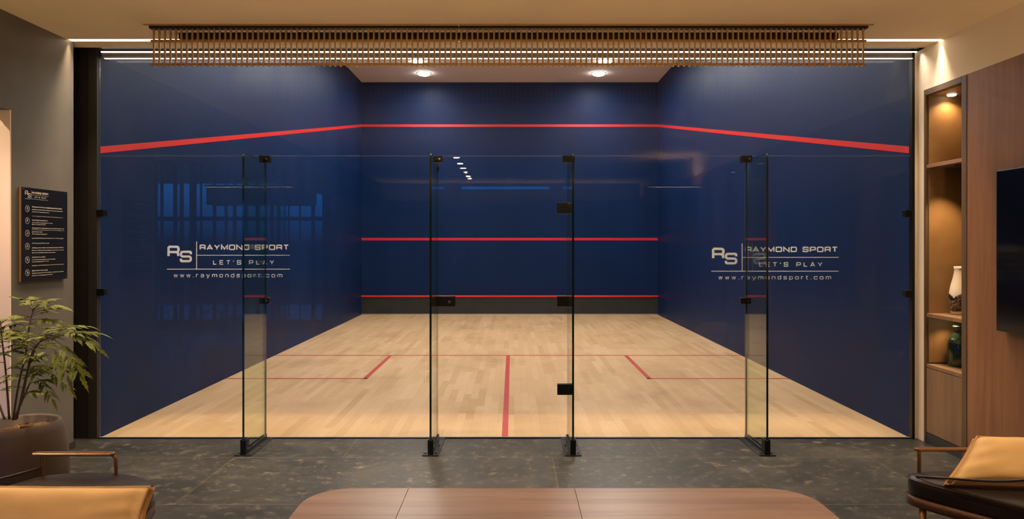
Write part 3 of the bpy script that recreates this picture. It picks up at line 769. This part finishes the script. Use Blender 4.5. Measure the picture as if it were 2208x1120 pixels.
for rr, ex, iy in zip(rows, extra, icon_y):
    ic = MB()
    el = [Vector((4.8 + 1.9 * math.cos(2 * math.pi * k / 28), -iy + 2.1 * math.sin(2 * math.pi * k / 28))) for k in range(28)]
    ribbon(ic, el, 0.22, True, s3w, sdp)
    # little pictogram: a figure's head, body and a crossing stroke
    hx, hy = 4.8 + rnd.uniform(-.3, .3), -iy + 0.75
    ribbon(ic, [Vector((hx + .28 * math.cos(2 * math.pi * k / 10), hy + .28 * math.sin(2 * math.pi * k / 10))) for k in range(10)], 0.3, True, s3w, sdp)
    for _ in range(3):
        a = rnd.uniform(0, math.pi); c = Vector((4.8 + rnd.uniform(-.3, .3), -iy - 0.25)); dd = Vector((math.cos(a), math.sin(a))) * rnd.uniform(.5, 1.0)
        ribbon(ic, [c - dd, c + dd], 0.34, False, s3w, sdp)
    ic.build('icon', M['sign_ink'], sg_t)
    tx = None; last_y = -99
    for (yy, ln_, hh) in sorted(rr + ex):        # illegible small print: word-long marks, each paragraph by itself
        if tx is not None and yy - last_y > 2.05:
            tx.build('text_block', M['sign_ink'], sg_t); tx = None
        if tx is None: tx = MB()
        last_y = yy
        x = 9.4; xe = 9.4 + 35.5 * ln_
        while x < xe:
            wd = min(rnd.uniform(.7, 2.6), xe - x)
            y = yy + rnd.uniform(-.04, .04)
            h = hh * rnd.uniform(0.7, 1.0)
            q = x
            while q < x + wd - 0.1:
                lw = rnd.uniform(.18, .36); hh2 = h * rnd.choice((0.7, 0.7, 1.0))
                tx.prism([s3w(Vector((q, -y - h))), s3w(Vector((q + lw, -y - h))), s3w(Vector((q + lw, -y - h + hh2))), s3w(Vector((q, -y - h + hh2)))], sdp)
                q += lw + 0.11
            x += wd + 0.34
    tx.build('text_block', M['sign_ink'], sg_t)
for y in (SY0 + 0.015, SY1 - 0.015):
    for z in (SZ0 + 0.015, SZ1 - 0.015):
        MB().cyl((LX + 0.024, y, z), (LX + 0.030, y, z), 0.005, 12).build('screw', M['bolt'], sg_t)

# ------------------------------------------------------------------ shelving cabinet in the wood wall
cab = thing('shelving_cabinet', 'tall walnut shelving cabinet with lit open niches set into the wood wall', 'cabinet', (RX + 0.18, (CAB0 + CAB1) / 2, 0))
XD = RX + 0.37
fr = MB()
fr.box((RX - 0.004, CAB0, 0), (XD, CAB0 + 0.055, CABZ)); fr.box((RX - 0.004, CAB1 - 0.022, 0), (XD, CAB1, CABZ)); fr.box((RX - 0.004, CAB0 + 0.055, CABZ - 0.045), (XD, CAB1 - 0.022, CABZ))
fr.build('carcass', M['cab_frame'], cab, 0.002)
li = MB(); li.box((RX + 0.02, CAB1 - 0.030, 0.62), (XD - 0.02, CAB1 - 0.022, CABZ - 0.045)); li.box((XD - 0.02, CAB0 + 0.055, 0.08), (XD, CAB1 - 0.022, CABZ - 0.045)); li.box((RX + 0.02, CAB0 + 0.055, CABZ - 0.053), (XD - 0.02, CAB1 - 0.030, CABZ - 0.045))
li.build('niche_lining', M['cab_inner'], cab)
for zt, th in ((2.145, 0.028), (1.000, 0.028), (0.610, 0.028)):
    MB().box((RX + 0.001, CAB0 + 0.055, zt - th), (XD - 0.02, CAB1 - 0.030, zt)).build('shelf', M['walnut_cab'], cab, 0.001)
MB().box((RX + 0.001, CAB0 + 0.060, 0.085), (RX + 0.022, CAB1 - 0.026, 0.577)).build('cabinet_door', M['walnut_cab'], cab, 0.001)
MB().box((RX + 0.002, CAB0 + 0.055, 0.0), (RX + 0.03, CAB1 - 0.022, 0.080)).build('plinth', M['toe'], cab)
YP = 5.40
for zt, xx, yy, pw, ang in ((CABZ - 0.053, RX + 0.155, YP, 13.0, 140), (2.117, RX + 0.10, 5.22, 48.0, 74), (0.972, RX + 0.13, 5.34, 7.0, 120)):
    pk = MB(); pk.lathe([(0.001, -0.010), (0.028, -0.010), (0.032, -0.0005)], (xx, yy, zt), 20); po = pk.build('puck_light', M['lamp_warm'], cab)
    if zt == 2.117: po.data.materials[0] = M['dark_bronze']
    lo = spot('puck_lamp', (xx - cab.location.x, yy - cab.location.y, zt - 0.014), pw, WARM, ang, 0.8, (R(14) if zt == 2.117 else 0, 0, 0), 0.02, cab)

# things on the shelves
vz = 1.0
v = thing('vase', 'white bottle vase with a black marbled band on the middle cabinet shelf', 'vase', (RX + 0.176, 5.345, vz))
prof = [(0.045, 0.0), (0.055, 0.008), (0.064, 0.05), (0.069, 0.09), (0.070, 0.125), (0.066, 0.165), (0.057, 0.215), (0.043, 0.27), (0.034, 0.315), (0.032, 0.345), (0.036, 0.362), (0.031, 0.364), (0.028, 0.34)]
MB().lathe(prof, (RX + 0.176, 5.345, vz), 44).build('vase_body', M['ceramic'], v)
bd = []
for k in range(13):
    z = 0.028 + k * 0.0105
    rr_ = [p for p in prof]
    for (r0, z0), (r1, z1) in zip(prof, prof[1:]):
        if z0 <= z <= z1 and z1 > z0: rad = r0 + (r1 - r0) * (z - z0) / (z1 - z0); break
    bd.append((rad + 0.0012, z))
bb = MB(); seg = 44; k0 = len(bb.v)
for (r_, z_) in bd:
    for q in range(seg):
        a = 2 * math.pi * q / seg
        bb.v.append((RX + 0.176 + r_ * math.cos(a), 5.345 + r_ * math.sin(a), vz + z_ + (z_ / 0.16) * 0.014 * math.sin(3 * a)))
for i in range(len(bd) - 1):
    for q in range(seg):
        w_ = (q + 1) % seg
        bb.face([i * seg + q, i * seg + w_, (i + 1) * seg + w_, (i + 1) * seg + q], 0, True)
bb.build('painted_band', M['band'], v)
g = tag(MB().lathe([(0.050, 0.0), (0.074, 0.006), (0.084, 0.03), (0.087, 0.08), (0.087, 0.165), (0.080, 0.20), (0.060, 0.232), (0.045, 0.246), (0.041, 0.262), (0.041, 0.285), (0.050, 0.290), (0.052, 0.302), (0.045, 0.309), (0.036, 0.305), (0.035, 0.27)], (RX + 0.182, 5.34, 0.610), 44).build('glass_bottle', M['bottle']),
        'dark green wide-shouldered bottle on the lowest open cabinet shelf', 'bottle')

# ------------------------------------------------------------------ television
TY1, TY0, TZ0, TZ1 = 4.60, 2.76, 0.972, 2.008
tv = thing('television', 'large black flat television mounted on the walnut wall', 'television', (RX - 0.03, 3.68, 0.97))
MB().box((RX - 0.012, TY0 + 0.4, TZ0 + 0.3), (RX, TY1 - 0.4, TZ1 - 0.3)).build('wall_mount', M['black_metal'], tv)
MB().box((RX - 0.052, TY0, TZ0), (RX - 0.012, TY1, TZ1)).build('casing', M['tv_body'], tv, 0.003)
MB().box((RX - 0.0535, TY0 + 0.008, TZ0 + 0.016), (RX - 0.052, TY1 - 0.008, TZ1 - 0.008)).build('screen', M['tv_screen'], tv)

# ------------------------------------------------------------------ long low table
TT = 0.40
tb = thing('coffee_table', 'long low walnut table with rounded corners and three joined top panels', 'table', (0.21, 2.70, 0))
X0, X1, Y0, Y1, rad = -0.925, 1.350, 2.05, 3.292, 0.20
def rrect(x0, x1, y0, y1, r, z, n=8):
    o = []
    for cx, cy, a0 in ((x1 - r, y1 - r, 0), (x0 + r, y1 - r, 90), (x0 + r, y0 + r, 180), (x1 - r, y0 + r, 270)):
        for k in range(n + 1):
            a = R(a0 + 90 * k / n); o.append((cx + r * math.cos(a), cy + r * math.sin(a), z))
    return o
out = rrect(X0, X1, Y0, Y1, rad, TT - 0.035, 10)
cuts = [X0, -0.482, 0.288, X1]
for i in range(3):
    a, b = cuts[i] + (0.0008 if i else 0), cuts[i + 1] - (0.0008 if i < 2 else 0)
    poly = []
    n = len(out)
    def clip_poly(P, inside, cross):
        res = []
        for q in range(len(P)):
            c, d = P[q], P[(q + 1) % len(P)]
            if inside(c): res.append(c)
            if inside(c) != inside(d): res.append(cross(c, d))
        return res
    def crx(xv): return lambda c, d: (xv, c[1] + (d[1] - c[1]) * (xv - c[0]) / (d[0] - c[0]), c[2])
    poly = clip_poly(out, lambda p: p[0] >= a - 1e-9, crx(a)); poly = clip_poly(poly, lambda p: p[0] <= b + 1e-9, crx(b))
    MB().prism(poly, (0, 0, 0.035)).build('top_panel', M['table'], tb, 0.001)
MB().prism(rrect(X0 + 0.10, X1 - 0.10, Y0 + 0.10, Y1 - 0.10, 0.14, TT - 0.095), (0, 0, 0.058)).build('apron', M['rail_wood'], tb)
for x in (X0 + 0.28, X1 - 0.28):
    for y in (Y0 + 0.26, Y1 - 0.26):
        MB().lathe([(0.045, 0.0), (0.05, 0.01), (0.06, 0.28), (0.06, TT - 0.095)], (x, y, 0), 24).build('leg', M['rail_wood'], tb)

# ------------------------------------------------------------------ armchairs
def pillow(name, label, corners, puff, group=None):
    """A soft square cushion between four corners (bottom left, bottom right, top right, top left)."""
    bl, br, tr, tl = [Vector(c) for c in corners]
    cen = (bl + br + tr + tl) / 4
    t = thing(name, label, 'cushion', tuple(cen - Vector((0, 0, (tl.z - bl.z) / 2))), group)
    nrm = (br - bl).cross(tl - bl).normalized()
    N = 22; mb = MB()
    rnd = random.Random(len(label))
    ph = [rnd.uniform(0, 6.28) for _ in range(6)]
    for sd in (1, -1):
        for j in range(N + 1):
            for i in range(N + 1):
                u, w = i / N, j / N
                p = (bl * (1 - u) + br * u) * (1 - w) + (tl * (1 - u) + tr * u) * w
                a, b_ = 2 * u - 1, 2 * w - 1
                h = ((1 - a ** 4) * (1 - b_ ** 4)) ** 0.55
                pull = 0.10 * (a * a * b_ * b_)                    # corners stand out, sides draw in
                p = cen + (p - cen) * (1 - 0.05 * ((1 - a * a) * (b_ ** 6) + (1 - b_ * b_) * (a ** 6)))
                wr = 0.004 * math.sin(9 * a + 4 * b_ + ph[0]) * (b_ ** 2) + 0.004 * math.sin(11 * b_ - 5 * a + ph[1]) * (a ** 2)
                edge = max(abs(a), abs(b_)) ** 10
                mb.v.append(tuple(p + nrm * sd * (0.020 + puff * h + wr * (1 - edge))))
    q = (N + 1) ** 2
    for sd in (0, 1):
        for j in range(N):
            for i in range(N):
                a = sd * q + j * (N + 1) + i
                f = [a, a + 1, a + N + 2, a + N + 1]
                mb.face(f if not sd else f[::-1], 0, True)
    border = [(i, 0) for i in range(N)] + [(N, j) for j in range(N)] + [(N - i, N) for i in range(N)] + [(0, N - j) for j in range(N)]
    ids = [j * (N + 1) + i for i, j in border]
    for k in range(len(ids)):
        a, b_ = ids[k], ids[(k + 1) % len(ids)]
        mb.face([a, a + q, b_ + q, b_][::-1], 0, True)
    body = mb.build('cushion_body', M['ochre'], t)
    for sd in (0, 1):
        MB().tube([mb.v[i + sd * q] for i in ids], 0.0042, 8, 0, True).build('piping', M['piping'], t)
    return t

def armchair(label, outline, seat_z, arm, posts, mesh_path, legs, group='armchairs facing the table'):
    pts = smooth_loop([(x, y, 0) for x, y in outline], 6)
    cen = sum(pts, Vector()) / len(pts)
    t = thing('armchair', label, 'armchair', (cen.x, cen.y, 0), group)
    def ring_at(z, k): return [(cen.x + (p.x - cen.x) * k, cen.y + (p.y - cen.y) * k, z) for p in pts]
    st = MB(); n = len(pts); prof = [(seat_z - 0.085, 0.965), (seat_z - 0.075, 0.99), (seat_z - 0.03, 1.0), (seat_z - 0.008, 0.985), (seat_z, 0.94)]
    for z, k in prof: st.v += ring_at(z, k)
    for i in range(len(prof) - 1):
        for q in range(n):
            w = (q + 1) % n; st.face([i * n + q, i * n + w, (i + 1) * n + w, (i + 1) * n + q], 0, True)
    st.v.append((cen.x, cen.y, seat_z + 0.004)); c = len(st.v) - 1
    for q in range(n): st.face([(len(prof) - 1) * n + q, (len(prof) - 1) * n + (q + 1) % n, c], 0, True)
    st.face(list(range(n))[::-1], 0)
    st.build('seat_cushion', M['leather'], t)
    MB().tube(ring_at(seat_z - 0.012, 0.992), 0.004, 6, 0, True).build('seat_piping', M['leather'], t)
    fr_ = MB(); z0, z1 = seat_z - 0.130, seat_z - 0.086
    o1, o0 = ring_at(z1, 1.012), ring_at(z0, 1.012); i1, i0 = ring_at(z1, 0.95), ring_at(z0, 0.95)
    fr_.v += o1 + o0 + i1 + i0
    for q in range(n):
        w = (q + 1) % n
        fr_.face([q, n + q, n + w, w], 0, True); fr_.face([2 * n + q, 2 * n + w, 3 * n + w, 3 * n + q], 0, True)
        fr_.face([q, w, 2 * n + w, 2 * n + q]); fr_.face([n + q, 3 * n + q, 3 * n + w, n + w])
    fr_.build('seat_rail', M['rail_wood'], t)
    (ax0, ay0), (ax1, ay1), az, aw = arm
    d = Vector((ax1 - ax0, ay1 - ay0, 0)).normalized(); sd = Vector((-d.y, d.x, 0)) * aw
    a, b = Vector((ax0, ay0, az)), Vector((ax1, ay1, az))
    MB().prism([a + sd * 0.75, a - d * 0.012, a - sd, b - sd, b + d * 0.012, b + sd * 0.75], (0, 0, 0.013)).build('arm_rest', M['arm_wood'], t, 0.004)
    for (x, y, zb, bend) in posts:
        path = [(x, y, zb), (x, y, az - 0.025), (x + bend * 0.3, y, az - 0.010), (x + bend, y, az + 0.002)]
        MB().tube(path, 0.0085, 10).build('arm_post', M['arm_wood'], t)
    mp = smooth_loop(mesh_path, 6, False)
    th = MB(); k = len(mp); zb = seat_z - 0.03
    for p in mp:
        v_ = (Vector((p.x - cen.x, p.y - cen.y, 0))).normalized() * 0.004
        th.v += [(p.x, p.y, zb), (p.x, p.y, p.z), (p.x + v_.x, p.y + v_.y, zb), (p.x + v_.x, p.y + v_.y, p.z)]
    for i in range(k - 1):
        q, w = 4 * i, 4 * i + 4
        th.face([q, w, w + 1, q + 1], 0, True); th.face([q + 2, q + 3, w + 3, w + 2], 0, True); th.face([q + 1, w + 1, w + 3, q + 3]); th.face([q, q + 2, w + 2, w])
    th.build('sheer_back', M['sheer'], t)
    MB().tube([tuple(p) for p in mp], 0.0055, 8).build('back_rim', M['leather'], t)
    for x, y in legs:
        MB().tube([(x, y, 0), (x, y, seat_z - 0.128)], [0.011, 0.015], 12).build('leg', M['arm_wood'], t)
    return t

armchair('dark leather armchair with bronze arm bar beside the potted plant', 
         [(-2.18, 3.36), (-2.0, 3.395), (-1.80, 3.36), (-1.645, 3.25), (-1.59, 3.08), (-1.57, 2.85), (-1.60, 2.60), (-1.78, 2.46), (-2.05, 2.44), (-2.27, 2.56), (-2.34, 2.82), (-2.31, 3.12), (-2.25, 3.28)],
         0.447, ((-2.235, 3.32), (-1.872, 3.32), 0.545, 0.026), [(-2.20, 3.32, 0.36, 0.0), (-1.865, 3.335, 0.40, -0.028)],
         [(-2.195, 3.325, 0.488), (-2.27, 3.16, 0.490), (-2.345, 2.85, 0.52), (-2.30, 2.55, 0.56), (-2.06, 2.425, 0.58), (-1.78, 2.445, 0.55)],
         [(-2.12, 3.25), (-1.72, 3.18), (-2.2, 2.62), (-1.72, 2.6)])
armchair('dark leather armchair with bronze arm bar in front of the shelving cabinet',
         [(1.94, 3.395), (2.15, 3.41), (2.42, 3.38), (2.60, 3.20), (2.64, 2.95), (2.55, 2.72), (2.38, 2.66), (2.22, 2.80), (2.07, 3.0), (1.935, 3.17), (1.862, 3.29), (1.875, 3.365)],
         0.447, ((1.925, 3.38), (2.42, 3.38), 0.548, 0.022), [(1.935, 3.375, 0.40, 0.0), (2.38, 3.375, 0.40, 0.0)],
         [(1.880, 3.30, 0.452), (1.945, 3.165, 0.487), (2.075, 2.99, 0.533), (2.21, 2.80, 0.62), (2.38, 2.655, 0.70), (2.56, 2.71, 0.74), (2.645, 2.95, 0.74)],
         [(1.895, 3.275), (2.45, 3.25), (2.12, 2.98), (2.48, 2.76)])
pillow('cushion', 'ochre box cushion filling the seat front of the armchair beside the potted plant',
       [(-2.06, 2.50, 0.450), (-1.315, 2.50, 0.450), (-1.322, 2.60, 0.640), (-2.03, 2.60, 0.645)], 0.055)
pillow('cushion', 'ochre cushion leaning on the armchair in front of the shelving cabinet',
       [(1.935, 3.18, 0.450), (2.52, 3.10, 0.450), (2.52, 3.27, 0.632), (2.140, 3.28, 0.636)], 0.066)

# ------------------------------------------------------------------ potted plant
PX, PY, PZ = -2.85, 4.10, 0.505
pp = thing('potted_shrub', 'leafy green shrub in a large rounded brown pot against the charcoal wall', 'plant', (PX, PY, 0))
MB().lathe([(0.17, 0.0), (0.215, 0.01), (0.245, 0.10), (0.250, 0.22), (0.240, 0.36), (0.222, 0.46), (0.208, PZ - 0.006), (0.200, PZ), (0.176, PZ - 0.006), (0.172, PZ - 0.06)], (PX, PY, 0), 52).build('pot', M['pot'], pp)
so = MB(); rnd = random.Random(11); seg = 36
for k, r_ in enumerate((0.004, 0.05, 0.10, 0.145, 0.175)):
    for q in range(seg):
        a = 2 * math.pi * q / seg
        so.v.append((PX + r_ * math.cos(a), PY + r_ * math.sin(a), PZ - 0.052 + rnd.uniform(-.008, .016) + 0.012 * math.cos(a)))
for k in range(4):
    for q in range(seg):
        w = (q + 1) % seg; so.face([k * seg + q, k * seg + w, (k + 1) * seg + w, (k + 1) * seg + q], 0)
so.face(list(range(seg))[::-1])
so.build('soil', M['soil'], pp)
def leaflet(mb, base, d, nrm, L, W, mi=0):
    """One pointed, toothed leaflet with a folded midrib and a drooping tip."""
    d = d.normalized(); sd = d.cross(nrm).normalized(); up = sd.cross(d).normalized()
    k = len(mb.v); prof = [(0.0, 0.05), (0.12, 0.45), (0.27, 1.0), (0.33, 0.62), (0.50, 0.95), (0.56, 0.52), (0.72, 0.62), (0.78, 0.32), (1.0, 0.0)]
    for t, w in prof:
        c = base + d * (L * t) - Vector((0, 0, 1)) * (0.24 * L * t * t)
        f = d * (0.07 * L * w)
        mb.v += [tuple(c + sd * (W * w) + up * (0.22 * W * w) + f), tuple(c), tuple(c - sd * (W * w) + up * (0.22 * W * w) + f)]
    for i in range(len(prof) - 1):
        a, b = k + 3 * i, k + 3 * i + 3
        mb.face([a, a + 1, b + 1, b], mi, True); mb.face([a + 1, a + 2, b + 2, b + 1], mi, True)
def compound_leaf(parent, base, d, size, rnd):
    """A pinnate leaf: stalk with paired leaflets and a longer one at the end."""
    d = d.normalized(); mb = MB()
    side = d.cross(Vector((0, 0, 1))); side = side.normalized() if side.length > 0.1 else Vector((1, 0, 0))
    path = []
    for k in range(8):
        t = k / 7; path.append(base + d * (size * t) - Vector((0, 0, 1)) * (0.30 * size * t * t))
    mb.tube(path, [0.0024, 0.0022, 0.002, 0.0018, 0.0016, 0.0014, 0.0012, 0.001], 5, 1)
    nr = Vector((0, 0, 1)) + Vector((rnd.uniform(-.4, .4), rnd.uniform(-.8, .0), 0))
    for i, k in enumerate((2, 3, 5, 6)):
        L = size * (0.46, 0.56, 0.54, 0.44)[i]
        for sg in (-1, 1):
            dd = (d * 0.75 + side * sg * 0.75 - Vector((0, 0, 0.15 + rnd.uniform(0, .25)))).normalized()
            leaflet(mb, path[k], dd, nr, L * rnd.uniform(.8, 1.1), L * 0.135)
    leaflet(mb, path[7], (path[7] - path[6]).normalized(), nr, size * 0.55, size * 0.075)
    return mb.build('leaf', [M['leaf'], M['stem']], parent)
rnd = random.Random(21)
def pl(px, py, dy=0.0):
    return at(px, py, PY + dy)
stems = [  # photo pixel paths of the main stems, with a depth offset
    [(20, 905, 0.0), (12, 800, -.02), (4, 730, -.03), (2, 700, -.04)],
    [(28, 907, .02), (40, 830, .04), (56, 760, .05), (64, 700, .04), (72, 668, .03)],
    [(34, 905, -.02), (52, 840, -.06), (66, 770, -.10), (90, 735, -.12), (140, 722, -.14)],
    [(30, 906, .03), (50, 860, .06), (74, 810, .08), (104, 790, .10)],
    [(10, 905, .0), (-10, 850, .03), (-38, 780, .04), (-50, 730, .02)],
    [(36, 903, .0), (60, 800, -.02), (84, 740, .02), (110, 715, .05)],
]
tips = []
for s in stems:
    P = smooth_loop([pl(*q) for q in s], 5, False)
    n = len(P)
    MB().tube([tuple(p) for p in P], [0.0065 - 0.0042 * i / (n - 1) for i in range(n)], 7).build('stem', M['stem'], pp)
    for i in range(int(n * 0.35), n):
        tips.append((P[i], (P[i] - P[i - 1]).normalized(), i / (n - 1)))
cnt = 0
for (p, d, f) in tips:
    for _ in range(1 if f < 0.99 else 4):
        if cnt >= 88: break
        a = rnd.uniform(0, 2 * math.pi)
        out_d = Vector((math.cos(a), math.sin(a) * 0.8, rnd.uniform(-.05, .55))) + d * 0.35
        compound_leaf(pp, p, out_d, rnd.uniform(0.10, 0.165) * (1.0 if f > 0.5 else 0.85), rnd); cnt += 1
for (px, py, dy, dx, dz, sz) in ((66, 690, .03, 1.0, .2, .16), (66, 688, .03, -1, .3, .16), (70, 672, .03, .6, .8, .12), (70, 670, .03, -.4, .9, .12), (50, 700, .03, -1, .1, .17),
                                 (135, 722, -.14, 1, -.1, .17), (128, 715, -.14, .9, .5, .14), (120, 735, -.12, 1, -.5, .17), (110, 745, -.12, .9, -.8, .17), (125, 760, -.1, 1, -.35, .19),
                                 (98, 800, .1, .8, -.3, .15), (80, 815, .08, 1, -.6, .14), (60, 830, .06, .6, -.5, .13), (40, 780, .02, -.8, -.2, .15), (60, 750, .0, -1, .1, .16), (90, 770, -.1, .7, -1, .16)):
    if cnt < 100: compound_leaf(pp, pl(px, py, dy), Vector((dx, rnd.uniform(-.5, .3), dz)), sz, rnd); cnt += 1
